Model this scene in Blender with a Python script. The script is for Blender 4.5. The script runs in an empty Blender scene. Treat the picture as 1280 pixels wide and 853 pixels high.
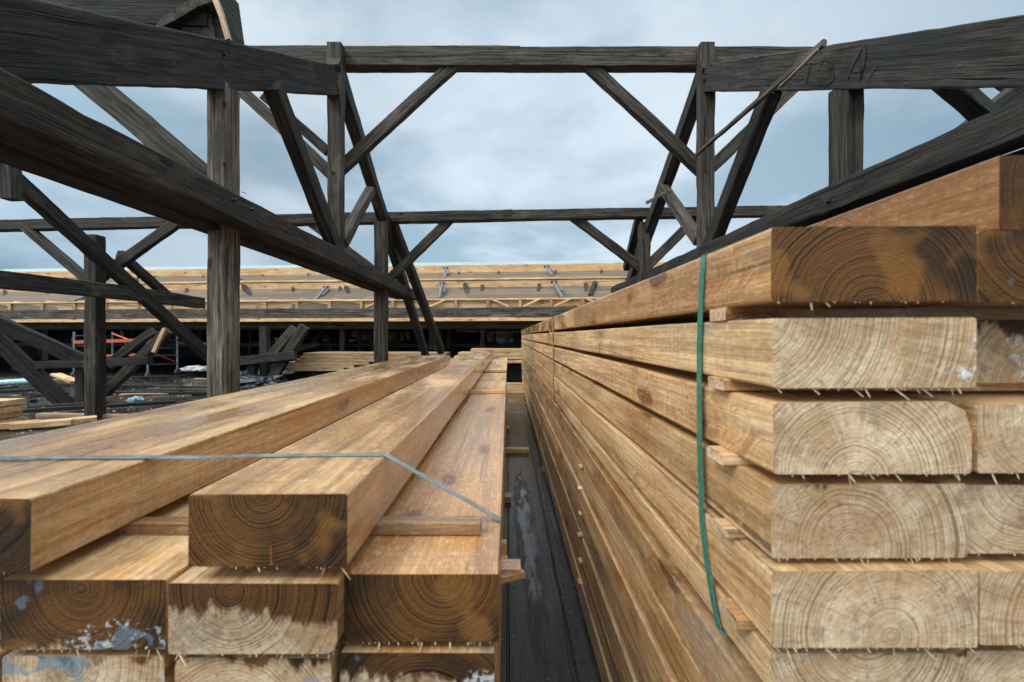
import bpy, math, random
from mathutils import Vector, Matrix, noise
random.seed(7)
S = bpy.context.scene
C = S.collection
EYE = 1.16; F = 569.0; VX, VY = 635.0, 420.0
def P(px, py, d):      # point seen at photo pixel (px,py), d metres in front of the lens
    return Vector(((px-VX)/F*d, d, EYE+(VY-py)/F*d))
def R(a): return math.radians(a)

# ------------------------------------------------------------------ node helpers
class NT:
    def __init__(s, tree): s.t = tree; s.n = tree.nodes; s.l = tree.links
    def set(s, sock, v):
        if isinstance(v, bpy.types.NodeSocket): s.l.new(v, sock)
        elif v is not None:
            if sock.type == 'RGBA' and hasattr(v, '__len__') and len(v) == 3: v = (*v, 1)
            sock.default_value = v
    def m(s, op, a, b=None, c=None, clamp=False):
        n = s.n.new('ShaderNodeMath'); n.operation = op; n.use_clamp = clamp
        s.set(n.inputs[0], a)
        if b is not None: s.set(n.inputs[1], b)
        if c is not None: s.set(n.inputs[2], c)
        return n.outputs[0]
    def v(s, op, a, b=None, out=0):
        n = s.n.new('ShaderNodeVectorMath'); n.operation = op
        s.set(n.inputs[0], a)
        if b is not None:
            if op == 'SCALE': s.set(n.inputs[3], b)
            else: s.set(n.inputs[1], b)
        return n.outputs[out]
    def noise(s, vec, scale=1, detail=3, rough=.55, dist=0, out='Fac'):
        n = s.n.new('ShaderNodeTexNoise'); s.set(n.inputs['Vector'], vec)
        n.inputs['Scale'].default_value = scale; n.inputs['Detail'].default_value = detail
        n.inputs['Roughness'].default_value = rough; n.inputs['Distortion'].default_value = dist
        return n.outputs[out]
    def ss(s, x, a, b, lo=0., hi=1.):
        n = s.n.new('ShaderNodeMapRange'); n.interpolation_type = 'SMOOTHSTEP'
        s.set(n.inputs[0], x); s.set(n.inputs[1], a); s.set(n.inputs[2], b); s.set(n.inputs[3], lo); s.set(n.inputs[4], hi)
        return n.outputs[0]
    def mix(s, f, a, b, bt='MIX'):
        n = s.n.new('ShaderNodeMix'); n.data_type = 'RGBA'; n.blend_type = bt
        s.set(n.inputs[0], f); s.set(n.inputs[6], a); s.set(n.inputs[7], b)
        return n.outputs[2]
    def sep(s, v):
        n = s.n.new('ShaderNodeSeparateXYZ'); s.set(n.inputs[0], v); return n.outputs
    def comb(s, x, y, z):
        n = s.n.new('ShaderNodeCombineXYZ'); s.set(n.inputs[0], x); s.set(n.inputs[1], y); s.set(n.inputs[2], z); return n.outputs[0]
    def bump(s, h, dist, strength=1.):
        n = s.n.new('ShaderNodeBump'); n.inputs['Strength'].default_value = strength; n.inputs['Distance'].default_value = dist
        s.set(n.inputs['Height'], h); return n.outputs[0]
def newmat(name):
    m = bpy.data.materials.new(name); m.use_nodes = True
    t = NT(m.node_tree); b = m.node_tree.nodes['Principled BSDF']
    return m, t, b
def simple(name, col, rough=.6, metal=0, spec=.5, var=.25, scale=12, coat=0):
    m, t, b = newmat(name)
    tc = t.n.new('ShaderNodeTexCoord').outputs['Object']
    n = t.noise(tc, scale, 5, .6)
    t.set(b.inputs['Base Color'], t.mix(t.ss(n, .3, .7), [c*(1-var) for c in col], [min(1, c*(1+var)) for c in col]))
    t.set(b.inputs['Roughness'], t.ss(n, .3, .7, rough*.8, min(1, rough*1.15)))
    b.inputs['Metallic'].default_value = metal; b.inputs['Specular IOR Level'].default_value = spec
    b.inputs['Coat Weight'].default_value = coat
    t.set(b.inputs['Normal'], t.bump(t.noise(tc, scale*4, 4), .002, .5))
    return m

def wood_core(t):
    gv = t.n.new('ShaderNodeAttribute'); gv.attribute_name = 'gv'; gv = gv.outputs['Vector']
    oi = t.n.new('ShaderNodeObjectInfo')
    rnd = oi.outputs['Random']; col = oi.outputs['Color']; alpha = oi.outputs['Alpha']
    sc = t.n.new('ShaderNodeSeparateColor'); t.l.new(col, sc.inputs[0])
    off = t.v('SCALE', t.comb(13.1, 47.7, 29.3), rnd)
    q = t.v('ADD', gv, off)                                       # noise space (per object)
    return gv, q, rnd, sc.outputs, alpha

def make_fresh(name, end=False):
    """Sawn softwood: growth rings about a pith axis, fibre, knots, saw marks, damp patches.
    object colour: R damp on the end, G damp on the sides, B grey/blue-white stain, A brightness"""
    m, t, b = newmat(name)
    gv, q, rnd, c, br = wood_core(t)
    X, Y, Z = t.sep(gv)[0:3]
    # knots
    vo = t.n.new('ShaderNodeTexVoronoi'); vo.feature = 'F1'
    t.set(vo.inputs['Vector'], t.v('MULTIPLY', t.v('ADD', q, t.v('SCALE', t.noise(q, 9, 2, out='Color'), .04)), (6.5, 2.3, 6.5)))
    vo.inputs['Scale'].default_value = 1.0; vo.inputs['Randomness'].default_value = 1
    kd = vo.outputs['Distance']
    knot = t.ss(kd, .17, .10); halo = t.ss(kd, .42, .10)
    # rings
    low = t.noise(t.v('MULTIPLY', q, (4, .9, 4)), 1, 2, .5, out='Color')
    lo = t.v('SCALE', t.v('SUBTRACT', low, (.5, .5, .5)), .075 if not end else .014)
    mid = t.v('SCALE', t.v('SUBTRACT', t.noise(t.v('MULTIPLY', q, (30, 5, 30)), 1, 2, .5, out='Color'), (.5, .5, .5)), .006)
    rp = t.v('ADD', t.v('ADD', t.v('MULTIPLY', gv, (1, 0, 1)), t.v('MULTIPLY', lo, (1, 0, 1))), t.v('MULTIPLY', mid, (1, 0, 1)))
    r = t.v('LENGTH', rp, out=1)
    r = t.m('ADD', r, t.m('MULTIPLY', halo, .042 if not end else .0))
    ph = t.m('ADD', t.m('MULTIPLY', r, 150. if not end else 205.), t.m('MULTIPLY', t.noise(t.comb(t.m('MULTIPLY', r, 34), rnd, 0), 1, 3, .6), 13. if not end else 7.))
    rv = t.noise(t.comb(t.m('FLOOR', ph), rnd, 3.3), 1.7, 0)
    saw = t.m('FRACT', ph)
    ring = t.m('MULTIPLY', t.m('MULTIPLY', t.ss(saw, .25, .93), t.ss(saw, 1.0, .90)), t.ss(rv, .3, .65, .35, 1.))
    bigv = t.noise(t.v('MULTIPLY', q, (5, 1.1, 5)), 1, 3, .6)
    fib = t.noise(t.v('MULTIPLY', q, (330, 9, 330)), 1, 3, .65)
    fib2 = t.noise(t.v('MULTIPLY', q, (70, 1.6, 70)), 1, 3, .6)
    if not end:
        base = t.mix(t.ss(bigv, .3, .7), (.62, .325, .115), (.90, .585, .285))
        colr = t.mix(t.m('MULTIPLY', ring, .78), base, (.34, .125, .032))
        colr = t.mix(t.ss(fib, .35, .75, 0, .38), colr, (.35, .20, .10))
        colr = t.mix(t.ss(fib2, .48, .66, 0, .55), colr, (.27, .135, .06))
        fib3 = t.noise(t.v('MULTIPLY', t.v('ADD', q, (2, 2, 2)), (28, 1.2, 28)), 1, 4, .7)
        colr = t.mix(t.ss(fib3, .52, .70, 0, .6), colr, (.92, .66, .40))
        colr = t.mix(t.ss(fib3, .46, .32, 0, .45), colr, (.30, .155, .07))
        ck = t.ss(t.noise(t.v('MULTIPLY', t.v('ADD', q, (8, 3, 8)), (48, .55, 48)), 1, 1, .4), .70, .725)
        colr = t.mix(t.m('MULTIPLY', ck, .8), colr, (.07, .035, .018))
        # bandsaw marks across the grain
        sm = t.noise(t.v('MULTIPLY', q, (2.5, 190, 5)), 1, 2, .5)
        smm = t.ss(t.noise(t.v('MULTIPLY', q, (1.2, 1.2, 1.2)), 1, 2), .40, .62)
        smk = t.m('MULTIPLY', t.ss(sm, .42, .66), smm)
        colr = t.mix(t.m('MULTIPLY', smk, .2), colr, (.82, .60, .40))
        colr = t.mix(t.m('MULTIPLY', t.ss(t.noise(t.v('MULTIPLY', q, (3, 130, 7)), 1, 3, .7), .56, .66), t.m('MULTIPLY', smm, .25)), colr, (.25, .13, .055))
        # knots
        kr = t.m('FRACT', t.m('MULTIPLY', kd, 34.))
        colr = t.mix(t.m('MULTIPLY', halo, .5), colr, (.42, .17, .045))
        colr = t.mix(knot, colr, t.mix(kr, (.27, .09, .02), (.10, .035, .012)))
        # weather grey and damp blotches
        gry = t.m('MULTIPLY', t.ss(t.noise(t.v('MULTIPLY', q, (9, 1.6, 9)), 1, 5, .7), .47, .68), c[2], clamp=True)
        colr = t.mix(t.m('MULTIPLY', gry, .75), colr, (.30, .255, .21))
        dn = t.noise(t.v('MULTIPLY', q, (6, 2.2, 6)), 1, 5, .65)
        damp = t.ss(t.m('ADD', dn, t.m('MULTIPLY', c[1], .6)), .58, .82)
        colr = t.mix(damp, colr, t.mix(.8, colr, t.mix(1., colr, (.80, .59, .37), 'MULTIPLY')))
        dk = t.ss(t.noise(t.v('MULTIPLY', q, (26, 5, 26)), 1, 4, .7), .66, .74)
        colr = t.mix(t.m('MULTIPLY', dk, .6), colr, (.09, .05, .03))
        fz = t.noise(t.v('MULTIPLY', q, (170, 60, 170)), 1, 3, .8)
        colr = t.mix(t.ss(fz, .5, .72, 0, .4), colr, (.95, .72, .48)); colr = t.mix(t.ss(fz, .5, .30, 0, .4), colr, (.30, .16, .075))
        strk = t.ss(t.noise(t.v('MULTIPLY', t.v('ADD', q, (5, 5, 5)), (13, .8, 13)), 1, 4, .65), .56, .68)
        colr = t.mix(t.m('MULTIPLY', strk, .42), colr, (.22, .13, .075))
        t.set(b.inputs['Coat Weight'], t.m('MULTIPLY', damp, .75)); t.set(b.inputs['Coat Roughness'], t.ss(dn, .45, .7, .30, .10))
        t.set(b.inputs['Roughness'], t.m('ADD', t.m('MULTIPLY', damp, -.48), t.ss(fib2, .3, .8, .72, .58)))
        h = t.m('ADD', t.m('MULTIPLY', fib3, .8), t.m('ADD', t.m('MULTIPLY', fib, .5), t.m('MULTIPLY', sm, .4)))
        nrm = t.bump(h, .003, .85)
    else:
        # the end: x,z relative height comes through the 'ez' attribute (0 bottom..1 top)
        ea = t.n.new('ShaderNodeAttribute'); ea.attribute_name = 'ez'; ez = t.sep(ea.outputs['Vector'])
        base = t.mix(t.ss(t.noise(q, 16, 5, .65), .34, .66), (.55, .345, .19), (.84, .605, .39))
        colr = t.mix(t.m('MULTIPLY', ring, t.ss(t.noise(q, 13, 3, .6), .35, .62, .35, .95)), base, (.25, .135, .065))
        colr = t.mix(t.m('MULTIPLY', t.ss(t.noise(q, 6, 5, .7), .50, .64), .5), colr, (.45, .215, .08))
        colr = t.mix(t.m('MULTIPLY', t.ss(t.noise(t.v('ADD', q, (4, 4, 4)), 15, 5, .75), .57, .66), .5), colr, (.20, .13, .09))
        cs = t.noise(t.v('MULTIPLY', t.comb(t.m('ADD', X, t.m('MULTIPLY', Z, .5)), 0, t.m('SUBTRACT', Z, t.m('MULTIPLY', X, .35))), (25, 1, 420)), 1, 3, .7)
        colr = t.mix(t.ss(cs, .5, .72, 0, .2), colr, (.80, .66, .50))
        colr = t.mix(t.ss(cs, .46, .3, 0, .2), colr, (.20, .13, .08))
        rayn = t.noise(t.comb(t.m('MULTIPLY', t.m('ARCTAN2', X, Z), 26), t.m('MULTIPLY', r, 8), rnd), 1, 3, .6)
        colr = t.mix(t.ss(rayn, .52, .72, 0, .5), colr, (.34, .20, .11))
        ray2 = t.noise(t.comb(t.m('MULTIPLY', t.m('ARCTAN2', X, Z), 60), t.m('MULTIPLY', r, 3), rnd), 1, 2, .5)
        colr = t.mix(t.ss(ray2, .56, .72, 0, .22), colr, (.95, .74, .55))
        spk = t.noise(t.v('MULTIPLY', q, (120, 120, 120)), 1, 4, .7)
        colr = t.mix(t.ss(spk, .5, .72, 0, .6), colr, (.20, .13, .08))
        # damp running down from the top, ragged along the rings
        wn = t.m('ADD', t.m('MULTIPLY', t.noise(t.v('MULTIPLY', q, (28, 9, 9)), 1, 5, .7), .9), t.m('MULTIPLY', t.noise(q, 9, 3), .9))
        wet = t.ss(t.m('ADD', t.m('ADD', wn, t.m('MULTIPLY', ez[2], .75)), t.m('MULTIPLY', c[0], 1.35)), 1.75, 1.88)
        wc = t.mix(ring, (.17, .068, .018), (.020, .008, .003))
        wc = t.mix(t.ss(t.noise(q, 7, 3), .46, .62), wc, t.mix(ring, (.065, .030, .012), (.016, .008, .004)))
        wc = t.mix(t.m('MULTIPLY', t.ss(t.noise(q, 11, 2), .56, .66), .7), wc, (.27, .11, .025))
        colr = t.mix(wet, colr, wc)
        # white mould / paint flecks and a blue-grey smear
        wcr = t.m('MULTIPLY', t.m('SUBTRACT', ez[0], ez[2]), .22)
        cb = t.m('MAXIMUM', t.m('MULTIPLY', t.m('SUBTRACT', c[2], .3), 1.43), 0)
        wm = t.m('MULTIPLY', t.ss(t.noise(t.v('ADD', q, (3, 0, 1)), 60, 4, .75), .53, .6), t.ss(t.m('ADD', wcr, t.noise(t.v('ADD', q, (9, 1, 5)), 9, 2)), .54, .62))
        colr = t.mix(t.m('MULTIPLY', wm, cb), colr, (.72, .72, .72))
        bl = t.m('MULTIPLY', t.m('LESS_THAN', c[2], .93),  t.ss(t.noise(t.v('ADD', q, (1, 7, 2)), 10, 3, .6), .57, .60))
        bl = t.m('MULTIPLY', bl, cb)
        colr = t.mix(t.m('MULTIPLY', bl, .75), colr, (.16, .25, .32))
        # shrinkage checks from the pith
        chk = t.ss(t.noise(t.comb(t.m('MULTIPLY', t.m('ARCTAN2', X, Z), 9), 0, rnd), 1, 1), .70, .715)
        chk = t.m('MULTIPLY', chk, t.m('MULTIPLY', t.ss(r, .07, .02), .45))
        colr = t.mix(t.m('MULTIPLY', chk, .8), colr, (.05, .025, .012))
        t.set(b.inputs['Roughness'], t.m('SUBTRACT', .85, t.m('MULTIPLY', wet, .35)))
        h = t.m('ADD', t.m('MULTIPLY', spk, .9), t.m('ADD', t.m('MULTIPLY', cs, .45), t.m('MULTIPLY', ring, -.25)))
        nrm = t.bump(h, .0022, .9)
    colr = t.v('SCALE', colr, t.m('MULTIPLY', br, t.ss(rnd, 0, 1, .88, 1.12)))
    t.set(b.inputs['Base Color'], colr); t.set(b.inputs['Normal'], nrm)
    b.inputs['Specular IOR Level'].default_value = .22 if end else .5
    return m

def make_old(name, end=False, a=(.016, .0118, .0088), d=(.078, .060, .045)):
    m, t, b = newmat(name)
    gv, q, rnd, c, br = wood_core(t)
    fib = t.noise(t.v('MULTIPLY', q, (130, 6, 130)), 1, 4, .75)
    fib2 = t.noise(t.v('MULTIPLY', q, (46, 1.9, 46)), 1, 5, .72)
    big = t.noise(t.v('MULTIPLY', q, (4, 1.3, 4)), 1, 4, .65)
    crk = t.ss(t.noise(t.v('MULTIPLY', q, (50, 1.0, 50)), 1, 2, .5), .62, .66)
    vo = t.n.new('ShaderNodeTexVoronoi'); t.set(vo.inputs['Vector'], t.v('MULTIPLY', q, (7, 2.6, 7))); vo.inputs['Scale'].default_value = 1
    knot = t.ss(vo.outputs['Distance'], .15, .08)
    colr = t.mix(t.ss(fib2, .38, .64), a, d)
    colr = t.mix(t.ss(fib, .4, .72, 0, .55), colr, [x*.45 for x in a])
    colr = t.mix(t.ss(big, .55, .70, 0, .5), colr, (.135, .112, .092))           # silvered patches
    colr = t.mix(t.ss(big, .46, .34, 0, .7), colr, (.010, .0085, .0075))         # sooty patches
    colr = t.mix(t.ss(t.noise(t.v('MULTIPLY', q, (60, 14, 60)), 1, 4, .75), .66, .73, 0, .6), colr, (.22, .20, .18))
    colr = t.mix(knot, colr, (.015, .012, .010)); colr = t.mix(crk, colr, (.008, .007, .006))
    colr = t.mix(c[1], colr, t.mix(1., colr, (.40, .42, .46), 'MULTIPLY'))
    if end: colr = t.mix(.4, colr, (.06, .045, .033))
    colr = t.v('SCALE', colr, br)
    t.set(b.inputs['Base Color'], colr)
    t.set(b.inputs['Roughness'], t.ss(big, .3, .7, .6, .9))
    h = t.m('ADD', t.m('MULTIPLY', fib, .6), t.m('ADD', t.m('MULTIPLY', fib2, .8), t.m('MULTIPLY', crk, -1.5)))
    t.set(b.inputs['Normal'], t.bump(h, .008, 1.)); b.inputs['Specular IOR Level'].default_value = .3
    return m

M = {}
M['fresh'] = make_fresh('sawn_softwood'); M['fresh_end'] = make_fresh('sawn_softwood_end', True)
M['old'] = make_old('weathered_oak'); M['old_end'] = make_old('weathered_oak_end', True)
M['splinter'] = simple('splinter_wood', (.58, .42, .25), .8, var=.3, scale=60)
M['green'] = simple('green_strap', (.04, .21, .15), .22, var=.25, scale=150, coat=.5)
M['palestrap'] = simple('pale_strap', (.20, .215, .20), .16, var=.3, scale=40)
M['tanstrap'] = simple('tan_strap', (.42, .235, .11), .5)
M['steel'] = simple('galvanised_steel', (.22, .24, .26), .42, metal=.7, var=.2, scale=30)
M['orange'] = simple('orange_paint', (.48, .085, .03), .45, var=.15)
M['wheel'] = simple('rubber', (.03, .03, .03), .7)
M['sheet'] = simple('roof_membrane', (.33, .36, .34), .6, var=.12, scale=3)
M['bluebag'] = simple('blue_plastic', (.45, .60, .68), .25, var=.3)
M['tarp'] = simple('black_tarpaulin', (.012, .013, .015), .35, var=.4, scale=6)
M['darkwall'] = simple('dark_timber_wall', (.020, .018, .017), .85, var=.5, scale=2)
M['chalk'] = simple('charcoal_mark', (.022, .021, .021), .9, var=.5, scale=30)
M['palewhite'] = simple('white_plastic', (.6, .62, .62), .5)
M['resin'] = simple('resin', (.30, .075, .02), .4, var=.4, scale=90)
M['iron'] = simple('rusty_iron', (.045, .032, .028), .6, metal=.4)

# ------------------------------------------------------------------ mesh helpers
def beam_mesh(name, L, w, h, seg=.25, jit=.0, bev=.003, pith=(0, 0), bow=0., twist=0., sag=0., skew=0.):
    n = max(1, int(round(L/seg))); sd = random.random()*100
    vs, gs, es = [], [], []
    hw, hh = w/2, h/2
    prof = []
    for ci, (sx, sz) in enumerate(((-1, -1), (1, -1), (1, 1), (-1, 1))):
        bv_ = bev[ci] if isinstance(bev, tuple) else bev
        b1 = bv_*random.uniform(.7, 1.5); b2 = bv_*random.uniform(.7, 1.5)
        a = (sx*hw, sz*(hh-b1)); c = (sx*(hw-b2), sz*hh)
        k = (sx*(hw-b2*.29), sz*(hh-b1*.29))
        prof += [a, k, c] if sx*sz > 0 else [c, k, a]
    m = len(prof)
    for i in range(n+1):
        y = -L/2+L*i/n; f = (i/n-.5)*2
        for k, (x, z) in enumerate(prof):
            px, pz = x, z
            if jit:
                q = Vector((x*6+sd, y*1.7, z*6+sd*.3))
                v = noise.noise_vector(q); u = noise.noise_vector(Vector((x*25+sd, y*9, z*25)))
                px += (v.x*1.0+u.x*.65)*jit; pz += (v.z*1.0+u.z*.65)*jit
            px += bow*(1-f*f); pz += sag*(1-f*f)
            a = twist*f; px, pz = px*math.cos(a)-pz*math.sin(a), px*math.sin(a)+pz*math.cos(a)
            yy = y + (skew*x if i in (0, n) else 0)
            vs.append((px, yy, pz)); gs.append((x-pith[0], y, z-pith[1])); es.append((x/w+.5, 0, z/h+.5))
    fs, mi = [], []
    for i in range(n):
        for k in range(m):
            a = i*m+k; b_ = i*m+(k+1) % m
            fs.append((a, b_, b_+m, a+m)); mi.append(0)
    fs.append(tuple(range(m))[::1]); mi.append(1)
    fs.append(tuple(n*m+k for k in reversed(range(m)))); mi.append(1)
    me = bpy.data.meshes.new(name); me.from_pydata(vs, [], fs); me.update()
    at = me.attributes.new('gv', 'FLOAT_VECTOR', 'POINT'); e = me.attributes.new('ez', 'FLOAT_VECTOR', 'POINT')
    at.data.foreach_set('vector', [c for g in gs for c in g]); e.data.foreach_set('vector', [c for g in es for c in g])
    me.polygons.foreach_set('material_index', mi)
    import bmesh
    bm = bmesh.new(); bm.from_mesh(me); bmesh.ops.recalc_face_normals(bm, faces=bm.faces); bm.to_mesh(me); bm.free()
    return me

def tag(o, label=None, cat=None, group=None, kind=None):
    if label: o['label'] = label
    if cat: o['category'] = cat
    if group: o['group'] = group
    if kind: o['kind'] = kind
    return o
def link(o, parent=None):
    C.objects.link(o)
    if parent is not None:
        o.parent = parent
        o.matrix_parent_inverse = Matrix.Identity(4)
        o.matrix_basis = parent_world(parent).inverted() @ o.matrix_basis
    return o
WM = {}
def parent_world(p): return WM[p.name]
def empty(name, loc, label, cat, group=None):
    o = bpy.data.objects.new(name, None); o.empty_display_size = .2; o.location = loc; C.objects.link(o)
    WM[o.name] = Matrix.Translation(Vector(loc)); return tag(o, label, cat, group)
def frame(p0, p1, up=Vector((0, 0, 1)), roll=0):
    p0, p1 = Vector(p0), Vector(p1); y = (p1-p0).normalized()
    if abs(y.dot(up)) > .9: up = Vector((0, -1, 0))
    x = y.cross(up).normalized(); z = x.cross(y).normalized()
    mt = Matrix((x, y, z)).transposed().to_4x4()
    if roll: mt = mt @ Matrix.Rotation(roll, 4, 'Y')
    mt.translation = (p0+p1)/2
    return mt
def beam(name, p0, p1, w, h, mat='fresh', parent=None, color=(.3, .2, .2, 1), roll=0, up=Vector((0, 0, 1)), **kw):
    """timber from p0 to p1; w across, h in the plane that holds `up`"""
    L = (Vector(p1)-Vector(p0)).length
    me = beam_mesh(name, L, w, h, **kw)
    me.materials.append(M[mat]); me.materials.append(M.get(mat+'_end', M[mat]))
    o = bpy.data.objects.new(name, me); o.color = color
    mt = frame(p0, p1, up, roll); o.matrix_basis = mt
    link(o, parent); WM[o.name] = mt
    return o
def mesh_obj(name, vs, fs, mat, parent=None, mt=None):
    me = bpy.data.meshes.new(name); me.from_pydata([tuple(v) for v in vs], [], fs); me.update()
    me.materials.append(M[mat] if isinstance(mat, str) else mat)
    at = me.attributes.new('gv', 'FLOAT_VECTOR', 'POINT')
    at.data.foreach_set('vector', [c for v in me.vertices for c in v.co])
    e = me.attributes.new('ez', 'FLOAT_VECTOR', 'POINT'); e.data.foreach_set('vector', [.5]*3*len(me.vertices))
    o = bpy.data.objects.new(name, me)
    mt = mt or Matrix.Identity(4); o.matrix_basis = mt
    link(o, parent); WM[o.name] = mt
    return o
def ribbon(name, pts, width, thick, wdir, mat, parent=None):
    """flat band along pts, its width along wdir"""
    pts = [Vector(p) for p in pts]; wd = Vector(wdir).normalized(); vs, fs = [], []
    for i, p in enumerate(pts):
        t = (pts[min(i+1, len(pts)-1)]-pts[max(i-1, 0)]).normalized(); n = t.cross(wd).normalized()
        for a, b_ in ((-1, -1), (1, -1), (1, 1), (-1, 1)): vs.append(p+wd*(a*width/2)+n*(b_*thick/2))
    for i in range(len(pts)-1):
        for k in range(4):
            a = i*4+k; b_ = i*4+(k+1) % 4; fs.append((a, b_, b_+4, a+4))
    fs.append((3, 2, 1, 0)); q = 4*(len(pts)-1); fs.append((q, q+1, q+2, q+3))
    return mesh_obj(name, vs, fs, mat, parent)
def tube(name, p0, p1, r, mat, parent=None, n=10):
    p0, p1 = Vector(p0), Vector(p1); L = (p1-p0).length; vs, fs = [], []
    for y in (-L/2, L/2):
        for k in range(n): a = 2*math.pi*k/n; vs.append((r*math.cos(a), y, r*math.sin(a)))
    for k in range(n): fs.append((k, (k+1) % n, n+(k+1) % n, n+k))
    fs += [tuple(reversed(range(n))), tuple(range(n, 2*n))]
    return mesh_obj(name, vs, fs, mat, parent, frame(p0, p1))
def splinters(parent_beam, L, w, h, n, size=1., side=-1):
    """frayed lip of fibres hanging from the lower edge of the sawn end facing the camera (local y=-L/2), one connected mesh"""
    xs = sorted(random.uniform(-w/2+.005, w/2-.005) for _ in range(int(n*2.2))); vs, fs = [], []
    zb = -h/2+.004; yb = -L/2+.0035; prev = None; last = -9
    def v(x, y, z): vs.append((x, y, z)); return len(vs)-1
    for i, x in enumerate(xs):
        big = random.random() < .3
        l = .0025+.013*random.random()**2.6 if big else random.uniform(.0, .0022)
        t = random.uniform(.0004, .0012)*(1.6 if random.random() < .15 else 1)
        x += random.choice((0, 0, .006*math.sin(i*2.1)))
        if x-t < last+.0004: continue
        last = x+t
        dx = random.uniform(-.5, 1.5)*l; dy = -random.uniform(0, .4)*l
        a, b = v(x-t, yb, zb), v(x+t, yb, zb); a2, b2 = v(x-t, yb, zb-.0014), v(x+t, yb, zb-.0014)
        c = v(x, yb+.0016, zb-.0008); l += .0045; p, q = v(x+dx-t*.3, yb+dy-.004, zb-l), v(x+dx+t*.4, yb+dy-.004, zb-l*.93)
        fs += [(a, b, b2, a2), (a2, b2, q, p), (b2, c, q), (c, a2, p), (c, p, q)]
        if prev: fs.append((prev[0], a, a2, prev[1]))
        prev = (b, b2)
    me = bpy.data.meshes.new('frayed_edge'); me.from_pydata(vs, [], fs); me.update(); me.materials.append(M['splinter'])
    o = bpy.data.objects.new('frayed_edge', me); C.objects.link(o); o.parent = parent_beam
    return o
def hbeam(name, x0, x1, d0, d1, ztop, zbot, label, cat='sawn timber', group=None, mat='fresh', spl=0, color=(.3, .2, .2, 1), pith=None, dx=0., **kw):
    """beam lying along the view direction, given by its sides in x, its ends and its height relative to the eye"""
    w, h = x1-x0, ztop-zbot; zc = EYE+(ztop+zbot)/2; xc = (x0+x1)/2
    if pith is None: pith = (random.uniform(-.05, .05), random.choice((-1, 1))*random.uniform(.0, .06))
    o = beam(name, (xc, d0, zc), (xc+dx, d1, zc), w, h, mat, color=color, pith=pith, **kw)
    tag(o, label, cat, group)
    if spl: splinters(o, d1-d0, w, h, spl)
    return o

# ------------------------------------------------------------------ setting: ground, deck
def plane(name, x0, x1, y0, y1, z, mat):
    o = mesh_obj(name, [(x0, y0, z), (x1, y0, z), (x1, y1, z), (x0, y1, z)], [(0, 1, 2, 3)], mat); tag(o, kind='structure'); return o
def deck_mat():
    m, t, b = newmat('wet_deck_boards')
    p = t.n.new('ShaderNodeTexCoord').outputs['Object']; x, y, z = t.sep(p)[0:3]
    bx = t.m('DIVIDE', x, .235); idx = t.m('FLOOR', bx); fr = t.m('FRACT', bx)
    gap = t.m('MAXIMUM', t.ss(fr, .03, .012), t.ss(fr, .97, .988))
    yy = t.m('ADD', t.m('DIVIDE', y, 3.7), t.m('MULTIPLY', t.m('FRACT', t.m('MULTIPLY', idx, .618)), 7)); fy = t.m('FRACT', yy)
    gap = t.m('MAXIMUM', gap, t.ss(fy, .004, .001))
    bid = t.m('FRACT', t.m('MULTIPLY', t.m('SINE', t.m('ADD', t.m('MULTIPLY', idx, 12.9), t.m('MULTIPLY', t.m('FLOOR', yy), 78.2))), 437.5))
    q = t.comb(x, y, t.m('MULTIPLY', bid, 30))
    fib = t.noise(t.v('MULTIPLY', q, (120, 3, 1)), 1, 4, .65); big = t.noise(q, 1.4, 5, .65); sm = t.noise(q, 22, 5, .7)
    colr = t.mix(t.ss(fib, .3, .7), (.009, .008, .008), (.034, .029, .025))
    colr = t.mix(t.m('MULTIPLY', bid, .4), colr, (.05, .042, .035))
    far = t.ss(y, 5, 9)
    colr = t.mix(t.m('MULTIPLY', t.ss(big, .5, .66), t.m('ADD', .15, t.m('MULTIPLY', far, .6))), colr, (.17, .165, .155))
    colr = t.mix(t.m('MULTIPLY', t.ss(sm, .62, .72), .35), colr, (.13, .11, .08))
    colr = t.mix(gap, colr, (.003, .003, .003))
    # puddles: one long one in the gangway, others by noise
    pn = t.noise(t.v('MULTIPLY', p, (22, 3.0, 1)), 1, 6, .72)
    ex = t.m('DIVIDE', t.m('SUBTRACT', x, t.m('ADD', .11, t.m('MULTIPLY', t.m('SUBTRACT', y, 2.7), -.012))), .07)
    ey = t.m('DIVIDE', t.m('SUBTRACT', y, 2.75), 1.15)
    el = t.m('SUBTRACT', 1., t.m('ADD', t.m('MULTIPLY', ex, ex), t.m('MULTIPLY', ey, ey)))
    pud = t.ss(t.m('ADD', t.m('MULTIPLY', el, .65), t.m('MULTIPLY', t.m('SUBTRACT', pn, .5), 3.0)), -.05, .5)
    pud = t.m('MULTIPLY', pud, t.ss(el, -.6, .2))
    pud2 = t.m('MULTIPLY', t.ss(t.noise(t.v('MULTIPLY', p, (.5, 1.1, 1)), 1, 5, .65), .56, .60), t.ss(y, 4.5, 6))
    pud = t.m('MAXIMUM', pud, pud2)
    colr = t.mix(t.m('MULTIPLY', pud, .8), colr, (.03, .03, .032))
    t.set(b.inputs['Base Color'], colr)
    t.set(b.inputs['Roughness'], t.mix(pud, t.comb(*(3*[t.ss(sm, .3, .7, .07, .30)])), t.comb(*(3*[t.ss(pn, .45, .65, .22, .06)]))))
    h = t.m('MULTIPLY', t.m('ADD', t.m('ADD', fib, t.m('MULTIPLY', sm, .8)), t.m('MULTIPLY', gap, -3.)), t.m('SUBTRACT', 1., pud))
    t.set(b.inputs['Normal'], t.bump(h, .0025, .6))
    return m
M['deck'] = deck_mat()
M['ground'] = simple('bare_ground', (.05, .047, .042), .9, var=.3, scale=.3)
plane('ground', -2500, 2500, -2500, 2500, -.35, 'ground')
plane('attic_floor', -34, 30, -4, 40, 0, 'deck')

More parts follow.
